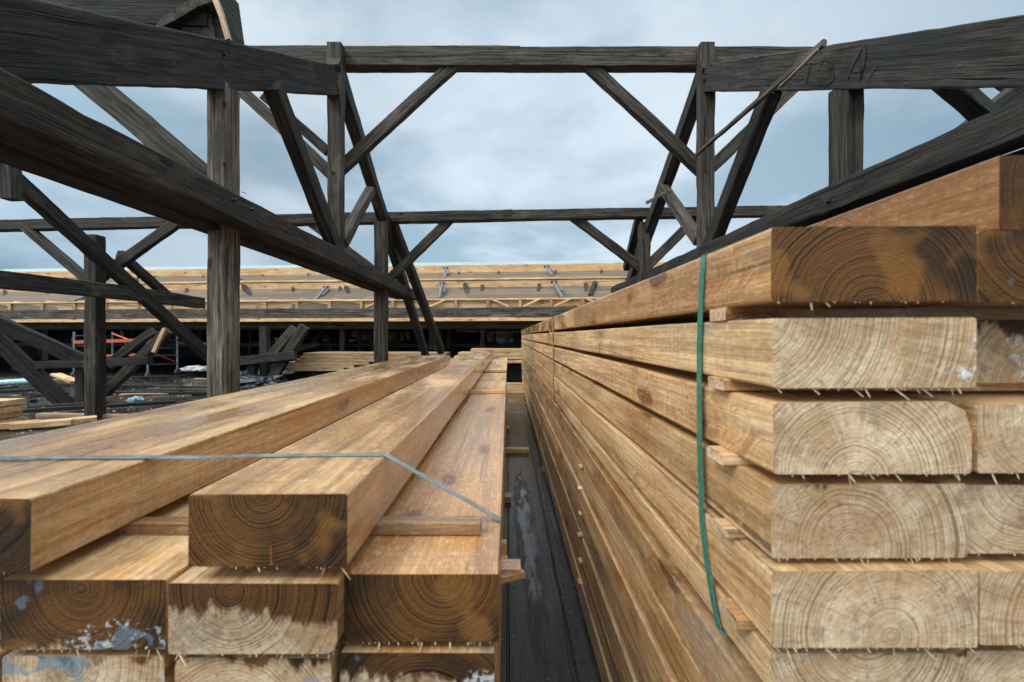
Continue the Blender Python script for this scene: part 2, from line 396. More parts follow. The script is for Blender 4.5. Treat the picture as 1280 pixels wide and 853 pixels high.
# ------------------------------------------------------------------ left stack
GL = 'sawn beams stacked to the left of the gangway'
kw = dict(seg=.5, jit=.0016)
hbeam('sawn_timber', -.763, -.587, .56, 4.64, -.200, -.291, 'top beam of the left stack whose dark wet end is cut by the left edge', group=GL, color=(1.5, .45, .2, .95), pith=(-.02, .08), spl=4, **kw)
hbeam('sawn_timber', -.985, -.772, .50, 4.70, -.203, -.291, 'outermost top beam of the left stack, pale grey upper face beside the dark posts', group=GL, color=(1., .5, 1., 1.0), pith=(.03, -.05), **kw)
o = hbeam('sawn_timber', -.402, -.202, .573, 6.5, -.200, -.291, 'top beam right of the left stack with a fully dark brown wet end', group=GL, color=(1.5, .5, .25, .88), pith=(-.005, .048), spl=9, **kw)
def streak(par, x, z0, z1, w):      # thin orange resin crack on the dark end, a proud sliver
    L = 6.5-.573; y = -L/2-.0006
    me = bpy.data.meshes.new('resin_streak'); me.from_pydata([(x-w*.4, y, z0), (x+w*.6, y, z0), (x+w*.4, y, (z0+z1)/2), (x+w*.05, y, z1), (x-w*.3, y, (z0+z1)/2), (x, y+.004, (z0+z1)/2)], [], [(0, 1, 2, 3, 4), (1, 0, 5), (2, 1, 5), (3, 2, 5), (4, 3, 5), (0, 4, 5)]); me.materials.append(M['resin'])
    r_ = bpy.data.objects.new('resin_streak', me); C.objects.link(r_); r_.parent = par; r_['label'] = 'thin orange resin crack low on the dark end'
streak(o, .004, -.043, -.012, .0035)
hbeam('sawn_timber', -.647, -.435, .58, 6.6, -.311, -.400, 'second-layer beam at lower left whose end is orange and grey with a blue smear', group=GL, color=(.78, .3, .75, .9), pith=(.0, .035), spl=8, **kw)
hbeam('sawn_timber', -.860, -.650, .60, 6.4, -.312, -.401, 'second-layer beam at the far left of the stack, mostly hidden under the top beams', group=GL, color=(.5, .2, .7, .9), **kw)
hbeam('sawn_timber', -.4265, -.214, .571, 6.3, -.311, -.400, 'second-layer beam under the dark-ended one, its end brown above and grey below', group=GL, color=(.36, .25, .12, .85), pith=(-.03, .032), spl=9, bev=(.003, .011, .003, .003), **kw)
hbeam('sawn_timber', -.220, -.0125, .594, 2.46, -.311, -.400, 'second-layer beam beside the gangway with a wet ringed brown end and wide damp top', group=GL, color=(.80, .75, .15, .9), pith=(.03, .04), spl=13, **kw)
hbeam('sawn_timber', -.220, -.014, 2.475, 3.93, -.318, -.404, 'short length of beam behind the wet ringed beam along the gangway', group=GL, color=(.3, .3, .4, 1), **kw)
hbeam('sawn_timber', -.222, -.012, 3.95, 6.4, -.313, -.401, 'farthest beam of the second layer along the left side of the gangway', group=GL, color=(.3, .2, .4, 1), **kw)
hbeam('sawn_timber', -.650, -.442, .585, 6.5, -.412, -.50, 'third-layer beam at the bottom left corner of the photo, grey end with blue stain', group=GL, color=(.1, .2, .9, .85), spl=5, **kw)
hbeam('sawn_timber', -.862, -.656, .585, 6.5, -.412, -.50, 'third-layer beam beyond the bottom left corner beam, its end barely in view', group=GL, color=(.1, .2, .7, .9), **kw)
hbeam('sawn_timber', -.426, -.226, .582, 6.5, -.412, -.50, 'third-layer beam with a grey weathered end, middle of the bottom edge of the left stack', group=GL, color=(.12, .2, .7, .85), spl=5, bev=(.004, .004, .005, .012), **kw)
hbeam('sawn_timber', -.218, -.018, .59, 6.5, -.411, -.50, 'third-layer beam beside the gangway with white flecks on its end', group=GL, color=(.3, .2, .9, .8), spl=5, **kw)
for lay in range(6):
    zt = -.512-.1*lay
    for k in range(4):
        x0 = -.862+k*.2115
        hbeam('sawn_timber', x0, x0+.205, .60, 6.4, zt, zt-.088, 'sawn beam low in the left stack, hidden below the layers in view', group='hidden lower beams of the left stack', color=(.2, .2, .4, .9), seg=1.5, jit=.001)
for y in (1.1, 3.2, 5.6):
    tag(beam('bearer', (-.90, y, .022), (.02, y, .022), .09, .043, color=(.3, .4, .4, .7)), 'rough bearer on the floor under the left stack at %s' % {1.1: 'its near end', 3.2: 'its middle', 5.6: 'its far end'}[y], 'bearer', 'bearers under the left stack')
def strip(x0, x1, y, ztop, zbot, label, group, depth=.035, color=(.3, .5, .4, .9), rot=0.):
    o = beam('stacking_strip', (x0, y-rot, EYE+(ztop+zbot)/2), (x1, y+rot, EYE+(ztop+zbot)/2), depth, ztop-zbot, color=color, seg=.05, jit=.0012, bev=.0012, pith=(.03, .02))
    return tag(o, label, 'stacking strip', group)
GS = 'strips laid between beam layers of the left stack'
strip(-.90, -.043, .722, -.2915, -.3105, 'damp brown strip under the dark-ended beam, its broken end lying on the wet ringed beam', GS, depth=.028, color=(.5, 1, .5, .5))
strip(-.90, -.02, 2.47, -.296, -.3105, 'orange strip across the gangway side of the left stack, second from the front', GS, color=(.3, .2, .2, 1.05))
strip(-.90, -.015, 3.94, -.294, -.3105, 'orange strip across the left stack, third from the front', GS, color=(.3, .2, .2, 1.05))
strip(-.90, .022, .80, -.401, -.4115, 'strip end poking into the gangway below the wet ringed beam', GS)
strip(-.4, .0, 1.02, -.50, -.512, 'short block end in the gangway beside the strap', GS)
# two loose offcuts poking out into the gangway
tag(beam('offcut', P(600, 731, 1.46), P(655, 717, 1.5), .022, .022, color=(.2, .1, .2, 1.1), seg=.05, jit=.002), 'pale offcut stick poking out of the left stack low over the gangway', 'offcut')
tag(beam('offcut', P(629.5, 713, 1.3), P(629.5, 677, 1.3), .018, .03, color=(.2, .1, .2, .9), seg=.05, jit=.002), 'upright brown offcut block against the side of the left stack', 'offcut')

# left strap
def strap_pts(ctrl, n=6):
    out = []
    for a, b in zip(ctrl, ctrl[1:]):
        for i in range(n): out.append(Vector(a).lerp(Vector(b), i/n))
    out.append(Vector(ctrl[-1])); return out
zt = EYE-.1975
ls = [(-1.01, .735, EYE-.5), (-.984, .735, zt-.01), (-.978, .735, zt), (-.59, .742, zt), (-.50, .745, zt-.0015), (-.40, .752, zt), (-.206, .758, zt), (-.199, .758, zt-.003), (-.14, .762, EYE-.236), (-.075, .762, EYE-.272), (-.013, .765, EYE-.3085), (-.0115, .765, EYE-.314), (-.0115, .765, EYE-.41)]
tag(ribbon('strap', strap_pts(ls, 4), .017, .0012, (0, 1, 0), 'palestrap'), 'pale grey-green plastic strap pulled tight over the top of the left stack', 'strap')

# ------------------------------------------------------------------ right stack
GR = 'sawn beams of the strapped bundle on the right'
X0 = .307
tops = [.1276, .0214, -.0773, -.177, -.272, -.377]
bots = [.040, -.061, -.1615, -.2635, -.3615, -.423]
lab = ['topmost full layer beam of the right bundle, damp dark brown end with wide arching rings',
       'second beam down of the right bundle, pale end with white mould',
       'third beam down of the right bundle, pale grey end with arched rings',
       'fourth beam down of the right bundle, pale brown end with coarse saw marks',
       'fifth beam down of the right bundle, knotty pale end and frayed lower edge',
       'lowest beam of the green-strapped right bundle at the bottom of the photo']
cols = [(.92, .42, .2, .95), (.0, .15, 1., 1.0), (-.1, .08, .0, .98), (-.1, .1, .0, .92), (-.1, .15, .0, .88), (0, .15, .3, .85)]
piths = [(.0, -.055), (-.16, .06), (-.02, -.05), (-.02, -.03), (.02, -.03), (0, .05)]
fr = [.53, .53, .535, .54, .528, .54]
for i in range(6):
    hbeam('sawn_timber', X0+[0, 0, .003, .005, -.002, .002][i], X0+.238, fr[i], 10.6-.1*(i % 2), tops[i], bots[i], lab[i], group=GR, color=cols[i], pith=piths[i], spl=[7, 16, 20, 14, 26, 8][i], seg=.35, jit=.0022, bev=[.0035, .0035, (.004, .003, .026, .004), (.003, .005, .004, .003), (.007, .003, .003, .004), .0035][i])
lab2 = ['dark damp beam at the right edge of the photo level with the arching-ring end',
        'recessed beam at the right edge of the photo beside the mouldy white end',
        'beam at the right edge of the photo beside the grey chamfered end',
        'beam at the right edge of the photo, fourth down in the right bundle',
        'beam at the right edge of the photo, fifth down in the right bundle',
        'beam at the bottom right corner of the photo']
for i in range(6):
    hbeam('sawn_timber', X0+[.2415, .255, .25, .248, .247, .247][i], X0+.47, [.532, .60, .54, .552, .535, .55][i], 10.5, tops[i]-[.004, .0, .004, .004, .004, .004][i], bots[i]-.001, lab2[i], group=GR, color=[(.9, .4, .6, .9), (.3, .2, 1., .9), (-.1, .1, .3, .9), (-.1, .1, .1, .85), (-.1, .1, .1, .9), (0, .1, .1, .85)][i], spl=[3, 4, 8, 4, 8, 4][i], seg=.5, jit=.002)
hbeam('sawn_timber', .605, .85, .56, 9.5, .2225, .1295, 'rough beam lying alone on top of the right bundle with a dark brown end', group=GR, color=(1.5, .55, .25, .62), seg=.3, jit=.003, pith=(.0, .0))
GT = 'strips between the layers of the right bundle'
names = ['long orange strip just below the topmost layer of the right bundle', 'strip end sticking out under the mouldy-ended second beam', 'strip end sticking out under the third beam behind the green strap', 'strip end sticking out under the fourth beam behind the green strap', 'strip end sticking out under the fifth beam near the photo bottom']
for i in range(5):
    xs = X0-[.001, .006, .014, .012, .016][i]
    strip(xs, X0+.48, .665+[.0, -.005, -.02, -.03, -.06][i], bots[i]-.0003, tops[i+1]+.0003, names[i], GT, depth=.05, color=(.1, .15, .1, 1.0))
for j, (y, wd) in enumerate(((3.4, 'middle'), (7.2, 'far end'))):
    for i in range(5):
        strip(X0+.002, X0+.48, y, bots[i]-.0003, tops[i+1]+.0003, 'thin strip between layers %s of the right bundle at its %s' % (['one and two', 'two and three', 'three and four', 'four and five', 'five and six'][i], wd), GT, color=(.1, .1, .1, .8))
gs = [(X0+.30, .713, EYE+.1292), (X0+.012, .713, EYE+.1292), (X0-.001, .713, EYE+.126), (X0-.003, .716, EYE+.08), (X0-.003, .724, EYE-.02), (X0-.0035, .722, EYE-.18), (X0-.004, .712, EYE-.29), (X0-.004, .695, EYE-.345), (X0-.004, .674, EYE-.392), (X0-.003, .655, EYE-.4235), (X0+.02, .652, EYE-.4265), (X0+.3, .652, EYE-.4265)]
tag(ribbon('strap', strap_pts(gs, 4), .0165, .0012, (0, 1, 0), 'green'), 'green plastic strap running down the near end of the right bundle', 'strap')
for y, wd in ((3.06, 'middle'), (5.8, 'far end')):
    pts = [(X0+.3, y, EYE+.1295), (X0+.004, y, EYE+.1295), (X0-.005, y, EYE+.124), (X0-.006, y, EYE-.422), (X0+.02, y, EYE-.4265)]
    tag(ribbon('strap', strap_pts(pts, 3), .05, .002, (0, 1, 0), 'tanstrap'), 'tan band round the right bundle at its %s' % wd, 'strap')
# lower bundle
GB = 'boards of the lower right bundle'
ordn = ['topmost', 'second', 'third', 'fourth', 'fifth', 'sixth', 'lowest']
for i in range(7):
    zt_ = -.449-.0985*i
    dx = [0, .004, -.003, .006, .0, .004, -.002][i]
    hbeam('timber_board', X0+dx, X0+.45, .55, 10.4-.07*i, zt_, zt_-.0905, '%s board of the unstrapped lower bundle on the right, %s' % (ordn[i], ['greyish brown', 'greyish brown', 'pale tan', 'with an orange lower edge', 'greyish with a dark lower edge', 'pale brown', 'resting just above the wet floor'][i]), cat='timber board', group=GB,
          color=(.2, .25, [.9, 1., .6, .8, 1., .9, 1.][i], [.80, .80, .86, .78, .76, .74, .68][i]), seg=.4, jit=.0025, pith=(-.2+random.uniform(-.05, .05), random.uniform(-.05, .05)))
    if i < 6:
        strip(X0-.012, X0+.4, 1.9+.02*(i % 2), zt_-.0908, zt_-.0982, 'strip end showing under the %s board of the lower right bundle' % ordn[i], 'strip ends along the lower right bundle', color=(.1, .1, .1, 1.1))
        strip(X0-.004, X0+.4, 4.6, zt_-.0908, zt_-.0982, 'far strip end under the %s board of the lower right bundle' % ordn[i], 'strip ends along the lower right bundle', color=(.1, .1, .1, 1.))
for y, wd in ((.9, 'near the camera'), (3.0, 'at its middle'), (7.5, 'at its far end')):
    strip(X0+.02, X0+.75, y, -.4285, -.4485, 'square batten between the two right bundles %s' % wd, 'battens between the right bundles', depth=.05)
for y in (1.2, 3.9, 7.8):
    tag(beam('bearer', (.29, y, .012), (.80, y, .012), .08, .023, color=(.3, .4, .4, .7)), 'thin bearer on the floor under the right stack %s' % {1.2: 'close to the camera', 3.9: 'halfway along', 7.8: 'at the far end'}[y], 'bearer', 'bearers under the right stack')
# timbers lying across the gangway
def cross(px0, px1, y0, y1, hgt, lab_, col=(.1, .1, .2, 1.05), w=.08):
    yc = (y0+y1)/2; d = (EYE-hgt/2)*F/(yc-VY)
    tag(beam('cross_timber', (P(px0, yc, d).x, d, hgt/2+.001), (P(px1, yc, d).x, d, hgt/2+.001), w, hgt, color=col, seg=.2, jit=.003), lab_, 'timber', 'timbers lying across the gangway')
cross(620, 661, 556, 570, .045, 'narrow pale timber lying across the gangway behind the puddle')
cross(618, 659, 478, 492, .20, 'thick pale timber across the gangway, second behind the puddle', w=.12)
cross(610, 656, 457, 461, .10, 'dark timber across the far gangway')
cross(600, 654, 447, 452, .22, 'pale board across the gangway at the far end of the stacks')

# ------------------------------------------------------------------ old roof trusses
OB = dict(mat='old', seg=.09, jit=.0075, bev=.010)
def ob(name, a, b, w, h, parent, dark=0., br=1., **k):
    kk = dict(OB); kk.update(k)
    return beam(name, a, b, w, h, parent=parent, color=(.5, dark, 0, br*1.2), **kk)
XL, XR = -1.75, 2.02
def truss(x, side, loc, label, e):
    T = empty('roof_truss', loc, label, 'roof truss', 'old dark roof trusses'); return T
def rz(d, s=.51): return EYE+2.60-(4.63-d)*s      # rafter centre line
# --- left truss, plane x = XL (its face towards the camera)
T = empty('roof_truss', (XL-.08, 2.9, 0), 'dark weathered roof truss standing left of the left stack, with a thick grey post', 'roof truss', 'old dark roof trusses')
cx = XL-.07
ob('rafter', (cx, .35, rz(.35)-.02), (cx, 4.66, rz(4.66)), .14, .27, T, sag=.01, br=.62)
ob('tie_beam', (XL+.10, .10, EYE+.765), (XL+.02, 8.25, EYE+.72), .16, .155, T, jit=.010, sag=.012, br=.85)
ob('tie_beam', (XL-.10, .10, EYE+.73), (XL-.12, 7.9, EYE+.69), .15, .13, T, dark=.6)
ob('post', (XL-.06, 2.90, 0), (XL-.06, 2.90, rz(2.9)-.14), .115, .17, T, jit=.006, br=2.9)
ob('post', (XL-.055, 4.78, EYE+.80), (XL-.055, 4.78, EYE+3.05), .15, .12, T, br=1.3)
ob('post', (XL-.06, 6.5, 0), (XL-.06, 6.5, EYE+1.62), .17, .15, T, br=1.25)
ob('rafter', (cx+.02, 4.70, EYE+2.85), (cx+.02, 11.1, .02), .13, .17, T, dark=.25)
ob('strut', (XL+.0, 3.38, rz(3.38)-.10), (XL+.0, 4.72, EYE+.80), .11, .15, T, dark=.5)
ob('strut', P(463, 238, 5.75), P(428, 304, 4.85), .11, .10, T, br=1.6)
ob('strut', P(489, 273, 6.7), P(552, 440, 8.8), .12, .14, T, dark=.3)
# purlin end lying on the rafter, top left corner of the photo
# --- right truss
T2 = empty('roof_truss', (XR+.08, 2.8, 0), 'dark roof truss rising behind the right bundle with a chalked number on its rafter', 'roof truss', 'old dark roof trusses')
def rzr(d): return EYE+2.655-(4.69-d)*.53
cr = XR+.07
raf = ob('rafter', (cr, .6, rzr(.6)), (cr, 4.72, rzr(4.72)), .14, .25, T2, dark=.45, br=1.0)
ob('tie_beam', (XR-.0, .2, EYE+.83), (XR-.0, 8.6, EYE+.84), .16, .15, T2, dark=.75, jit=.012)
ob('tie_beam', (XR+.2, .2, EYE+.70), (XR+.2, 8.2, EYE+.72), .15, .16, T2, dark=.8)
ob('post', (XR+.055, 2.80, 0), (XR+.055, 2.80, rzr(2.8)-.12), .10, .17, T2, dark=.2, br=1.1)
ob('post', (XR+.055, 4.78, 0), (XR+.055, 4.78, EYE+3.05), .15, .12, T2, br=1.1)
ob('post', (XR-.02, 6.7, 0), (XR-.02, 6.7, EYE+1.66), .15, .15, T2, br=1.2)
ob('rafter', (cr-.02, 4.72, EYE+2.82), (cr-.02, 10.9, 0.02), .13, .17, T2, dark=.3)
ob('strut', (XR+.02, 3.52, rzr(3.5)-.12), (XR+.02, 4.62, EYE+.86), .11, .15, T2, dark=.6)
ob('strut', P(828, 232, 6.0), P(874, 302, 4.86), .11, .10, T2, br=1.6)
ob('strut', P(799, 272, 6.75), P(783, 335, 7.75), .11, .13, T2, dark=.3)
# the number daubed on the right rafter: loose brush strokes "13 A"
def mark(parent, name, polys, wd):
    vs, fs = [], []
    for poly in polys:
        w3 = [P(px, py, (XR-.008)*F/(px-VX)) for px, py in poly]; k = len(vs)
        for i_, p in enumerate(w3):
            t_ = (w3[min(i_+1, len(w3)-1)]-w3[max(i_-1, 0)]).normalized(); n_ = t_.cross(Vector((1, 0, 0))).normalized()*wd/2*random.uniform(.6, 1.3)
            vs.extend([p-n_, p+n_])
        for i_ in range(len(w3)-1): fs.append((k+2*i_, k+2*i_+1, k+2*i_+3, k+2*i_+2))
    return mesh_obj(name, vs, fs, 'chalk', parent)
mark(T2, 'painted_stroke', [[(1012, 80), (1009, 92), (1007, 104)]], .02)
mark(T2, 'painted_three', [[(1024, 80), (1031, 73), (1040, 75), (1041, 82), (1033, 89), (1041, 92), (1041, 99), (1033, 105), (1024, 103)]], .024)
mark(T2, 'painted_letter', [[(1058, 101), (1064, 84), (1072, 68), (1080, 56), (1080, 72), (1077, 88), (1074, 102), (1076, 87), (1066, 88)]], .024)
mark(T2, 'painted_dash', [[(1084, 103), (1089, 92), (1095, 83)]], .018)
# --- far left truss
XF = -5.5
T3 = empty('roof_truss', (XF, 6.45, 0), 'dark roof truss at the far left, its post in front of the scaffold', 'roof truss', 'old dark roof trusses')
ob('post', (XF-.35, 6.45, 0), (XF-.35, 6.45, EYE+1.42), .17, .17, T3, br=.85)
ob('tie_beam', P(-60, 344, 4.6), P(250, 379, 8.1), .2, .19, T3, dark=.45, br=1.3, bow=0, sag=.02)
ob('strut', P(-40, 172, 4.7), P(268, 452, 8.4), .12, .17, T3, dark=.3, br=.9)
ob('strut', P(150, 318, 6.7), P(215, 375, 7.9), .10, .13, T3, dark=.6)
tag(ob('hanging_post', P(13, 208, 4.9), P(15, 250, 4.9), .13, .12, None), 'short broken post stub hanging below the brace at the left edge', 'post stub')

# --- purlins running across, with their knee braces
Pu = empty('purlin', (.1, 4.85, EYE+2.93), 'high straight cross beam with four knee braces across the top of the photo', 'purlin', 'cross purlins of the old roof')
ob('beam', P(150, 74, 4.94), P(650, 74, 4.94), .17, .195, Pu, br=1.25, jit=.006)
ob('beam', P(420, 75, 4.925), P(1150, 75, 4.925), .15, .205, Pu, br=1.3, jit=.006)
def kb(a, b, d, par, w=.09, h=.13, **k): return ob('knee_brace', P(*a, d), P(*b, d), w, h, par, up=Vector((0, -1, 0)) if False else Vector((0, 0, 1)), **k)
kb((414, 223), (574, 75), 4.92, Pu, br=1.4); kb((883, 219), (729, 76), 4.92, Pu, br=1.1)
kb((418, 221), (262, 76), 4.93, Pu, br=1.2); kb((880, 219), (1026, 76), 4.93, Pu, br=1.6)
kb((330, 120), (410, 190), 5.3, Pu, br=1.1, w=.08, h=.11)
Pu2 = empty('purlin', (0, 6.6, EYE+1.7), 'lower and farther cross beam running the full width behind the trusses', 'purlin', 'cross purlins of the old roof')
ob('beam', P(-160, 286, 6.75), P(640, 270, 6.7), .16, .15, Pu2, br=1.0, jit=.007)
ob('beam', P(600, 270.5, 6.72), P(1080, 263, 6.6), .15, .145, Pu2, br=1.25, jit=.006)
kb((482, 354), (566, 271), 6.71, Pu2, br=1.2); kb((804, 337), (712, 268), 6.71, Pu2, br=1.1)
kb((480, 348), (382, 274), 6.72, Pu2, br=1.3); kb((806, 336), (878, 265), 6.68, Pu2, br=1.3)
kb((114, 355), (222, 278), 6.62, Pu2, br=.9, h=.15); kb((116, 355), (28, 281), 6.7, Pu2, br=1.0)
Pu3 = empty('purlin', (-2.8, 2.75, EYE+1.9), 'broken dark purlin in the top left corner with pale torn slats on its end', 'purlin', 'cross purlins of the old roof')
ob('beam', (-4.9, 3.05, EYE+2.25), (-1.92, 3.05, EYE+2.18), .30, .40, Pu3, dark=.75, br=.8)
def prism(name, pts, d0, d1, mat, par, **k):
    n = len(pts); vs = [P(x, y, d0) for x, y in pts]; vs += [v+Vector((0, d1-d0, 0)) for v in vs]
    fs = [tuple(range(n)), tuple(reversed(range(n, 2*n)))]+[(i, i+n, (i+1) % n+n, (i+1) % n) for i in range(n)]
    o = mesh_obj(name, vs, fs, mat, par); o.color = (.3, 0, 0, 1.2); return o
prism('beam_end', [(193, 60), (216, 24), (250, 6), (262, 14), (272, 60)], 2.92, 3.1, 'old', Pu3)
prism('split_cap', [(190, 38), (198, 26), (247, -8), (262, -14), (266, 2), (248, 8), (214, 28)], 2.86, 3.0, 'old', Pu3)
prism('beam_end', [(255, -30), (270, -30), (283, 62), (262, 62)], 2.95, 3.2, 'old', Pu3)
beam('slat', P(267, -8, 2.85), P(279, 25, 2.85), .03, .030, parent=Pu3, color=(.3, .5, .3, .8), seg=.04, jit=.003)
beam('slat', P(278, 22, 2.85), P(286, 51, 2.85), .03, .028, parent=Pu3, color=(.3, .5, .3, .8), seg=.04, jit=.003)
kbr = empty('brace', P(180, 160, 2.9), 'slanting dark brace in the sky between the thick post and the left edge', 'brace', 'loose braces of the old roof')
ob('beam', P(95, 88, 2.95), P(275, 240, 2.95), .12, .155, kbr, br=1.1)
tag(ob('brace', P(20, 98, 2.2), P(52, 84, 2.3), .07, .07, None, dark=.4), 'stub of a brace just under the top left rafter', 'brace', 'loose braces of the old roof')
tag(ob('brace', P(1165, 85, 2.5), P(1262, 172, 2.9), .10, .10, None, dark=.2), 'short brace leaning down to the right under the right rafter', 'brace', 'loose braces of the old roof')
tag(ob('brace', P(1195, 180, 3.2), P(1330, 72, 3.2), .11, .16, None, dark=.55), 'dark brace at the right edge crossing behind the short one', 'brace', 'loose braces of the old roof')
tag(ob('brace', P(1232, 94, 3.3), P(1275, 122, 3.3), .05, .05, None, br=2.2), 'thin brown slat glimpsed under the rafter at the right edge', 'slat', 'loose braces of the old roof')
tag(ob('loose_lath', P(1031, 54, 2.75), P(871, 193, 4.45), .03, .042, None, dark=.0, br=1.8, jit=.006, seg=.08), 'long broken lath leaning across the upper end of the right truss', 'lath')
tag(ob('loose_lath', P(1022, 62, 2.72), P(975, 108, 3.05), .014, .024, None, br=7, jit=.004, seg=.05), 'torn light brown splinter strip along the long lath at upper right', 'splinter')
tag(ob('loose_lath', P(808, 254, 5.7), P(838, 238, 5.7), .03, .04, None, br=3.2, jit=.004, seg=.08), 'small pale lath nailed across the right truss strut', 'lath')
# bolts and pegs on the near left timbers
for (px, py, d, par) in ((262, 250, 2.6, T), (289, 262, 2.78, T), (283, 68, 2.8, T), (1036, 252, 2.75, T2)):
    q = P(px, py, d); q.x = (XL+.19 if par is T else XR-.085)
    if py == 68: q.x = XL+.005
    tube('bolt', q-Vector((.02, 0, 0)), q+Vector((.012, 0, 0)), .011, 'iron', par, 6)
for (px, py, d, par) in ((415, 100, 4.65, T), (415, 215, 4.70, T), (417, 300, 4.70, T), (880, 100, 4.65, T2), (882, 212, 4.70, T2), (884, 285, 4.70, T2), (480, 300, 6.40, T), (803, 300, 6.60, T2), (281, 130, 2.80, T), (281, 205, 2.80, T)):
    tube('peg', P(px, py, d), P(px, py, d+.1), .012, 'iron', par, 7)
# old nails sticking out of the beams
nl = [(P(302, 240, 2.75), P(308, 242, 2.75)), (P(579, 62, 4.9), P(579, 55, 4.9)), (P(700, 64, 4.9), P(701, 58, 4.9)), (P(560, 266, 6.6), P(560, 262, 6.6))]
for a, b in nl: tube('nail', a, b, .0022, 'iron', Pu if a.y > 3 else T, 5)

# --- low struts of old trusses on the left and mid left
T4 = empty('low_truss_frame', (-7.2, 7.8, 0), 'low black propped frame behind the far left post', 'truss frame', 'low black frames on the floor')
ob('strut', P(-20, 396, 7.4), P(112, 455, 7.8), .14, .22, T4, dark=.75, br=.7)
ob('strut', P(-10, 418, 7.5), P(85, 508, 7.85), .14, .22, T4, dark=.7, br=.9)
ob('rail', P(20, 458, 7.7), P(188, 451, 7.7), .13, .13, T4, dark=.6, br=.8)
ob('post', P(103, 455, 7.9), P(103, 503, 7.9), .15, .15, T4, dark=.5)
ob('strut', P(212, 413, 8.2), P(130, 492, 8.2), .14, .16, T4, dark=.2, br=1.1)
ob('strut', P(192, 414, 8.25), P(140, 452, 8.25), .10, .14, T4, dark=.6)
T5 = empty('low_truss_frame', P(330, 470, 11), 'low black propped frame right of the thick grey post', 'truss frame', 'low black frames on the floor')
ob('strut', P(381, 408, 11), P(338, 478, 11), .16, .22, T5, dark=.2)
ob('strut', P(368, 410, 11.1), P(338, 446, 11.1), .14, .2, T5, dark=.2, br=1.5)
ob('rail', P(296, 452, 10.9), P(370, 444, 10.9), .18, .2, T5, dark=.4)
ob('post', P(331, 408, 11.2), P(331, 474, 11.2), .18, .18, T5, dark=.5)
ob('post', P(316, 452, 11.1), P(316, 478, 11.1), .18, .18, T5, dark=.5)

# ------------------------------------------------------------------ new roof beyond
def FP(px, y600, D600, dd=0., zz=0.):
    """point of a line that runs across the far roof; y600 = its photo row at column 600, D600 its depth there"""
    k = 1.0+(600-px)*.00019
    H = (VY-y600)/F*D600; d = D600*k+dd
    return Vector(((px-VX)/F*d, d, EYE+H+zz))
NR = empty('roof_under_construction', (-3, 15, 0), 'long new roof frame of pale purlins and old beams beyond the trusses', 'roof frame')
LX, RX = -420, 905
FR = dict(mat='fresh', parent=NR, seg=1.2, jit=.006)
NRc = (.1, .05, .1, 1.05)
beam('purlin', FP(LX, 337.5, 16), FP(RX, 337.5, 16), .2, .26, color=NRc, **FR)
beam('purlin', FP(LX, 356.5, 14), FP(RX, 356.5, 14), .2, .22, color=(.1, .05, .1, 1.), **FR)
beam('purlin_cap', FP(LX, 350.2, 14), FP(RX, 350.2, 14), .26, .055, color=(0, 0, .5, 1.35), **FR)
beam('purlin', FP(LX, 380, 12.1), FP(RX, 380, 12.1), .12, .2, color=(.1, .05, .2, .9), **FR)
beam('purlin_cap', FP(LX, 375.2, 12.1, -.05), FP(RX, 375.2, 12.1, -.05), .16, .04, color=(0, 0, .2, 1.3), **FR)
ob('old_beam', FP(LX, 391.5, 12), FP(RX, 391.5, 12), .25, .27, NR, br=1.9, seg=.5, jit=.012)
beam('fascia_board', FP(LX, 399.8, 12, -.06), FP(RX, 399.8, 12, -.06), .2, .085, color=(0, 0, .3, 1.15), **FR)
ob('old_beam', FP(LX, 405, 12.35), FP(RX, 405, 12.35), .2, .22, NR, dark=.5, br=1.2, seg=.8)
# sloping deck panels between the purlins (planks, brown)
def panel(name, a, b, c, d, mat, th=.03, **k):
    n = (b-a).cross(d-a).normalized()*th
    vs = [a, b, c, d, a-n, b-n, c-n, d-n]
    fs = [(0, 1, 2, 3), (7, 6, 5, 4), (0, 4, 5, 1), (1, 5, 6, 2), (2, 6, 7, 3), (3, 7, 4, 0)]
    o = mesh_obj(name, vs, fs, mat, NR); return o
def plank_mat(name, c0, c1):
    m, t, b = newmat(name)
    gv, q, rnd, c, br = wood_core(t); p = gv; x, y, z = t.sep(p)[0:3]
    s = t.m('DIVIDE', z, .11); idx = t.m('FLOOR', s); f = t.m('FRACT', s)
    jn = t.m('FRACT', t.m('ADD', t.m('DIVIDE', x, 2.9), t.m('MULTIPLY', idx, .37)))
    cell = t.m('FRACT', t.m('MULTIPLY', t.m('SINE', t.m('ADD', t.m('MULTIPLY', idx, 12.9), t.m('MULTIPLY', t.m('FLOOR', t.m('ADD', t.m('DIVIDE', x, 2.9), t.m('MULTIPLY', idx, .37))), 7.7))), 437.5))
    colr = t.mix(cell, c0, c1)
    colr = t.mix(t.ss(t.noise(t.v('MULTIPLY', p, (1.5, 8, 25)), 1, 4, .7), .4, .75, 0, .5), colr, [v*.4 for v in c0])
    colr = t.mix(t.m('MAXIMUM', t.ss(f, .06, .02), t.ss(jn, .004, .001)), colr, (.01, .009, .008))
    t.set(b.inputs['Base Color'], colr); b.inputs['Roughness'].default_value = .8
    return m
M['planks'] = plank_mat('brown_roof_planks', (.115, .074, .044), (.20, .135, .083))
panel('plank_deck', FP(LX, 348, 14.1), FP(RX, 348, 14.1), FP(RX, 341.5, 15.95), FP(LX, 341.5, 15.95), 'planks')
panel('plank_deck', FP(LX, 377, 12.2), FP(RX, 377, 12.2), FP(RX, 359.5, 13.92), FP(LX, 359.5, 13.92), 'planks')
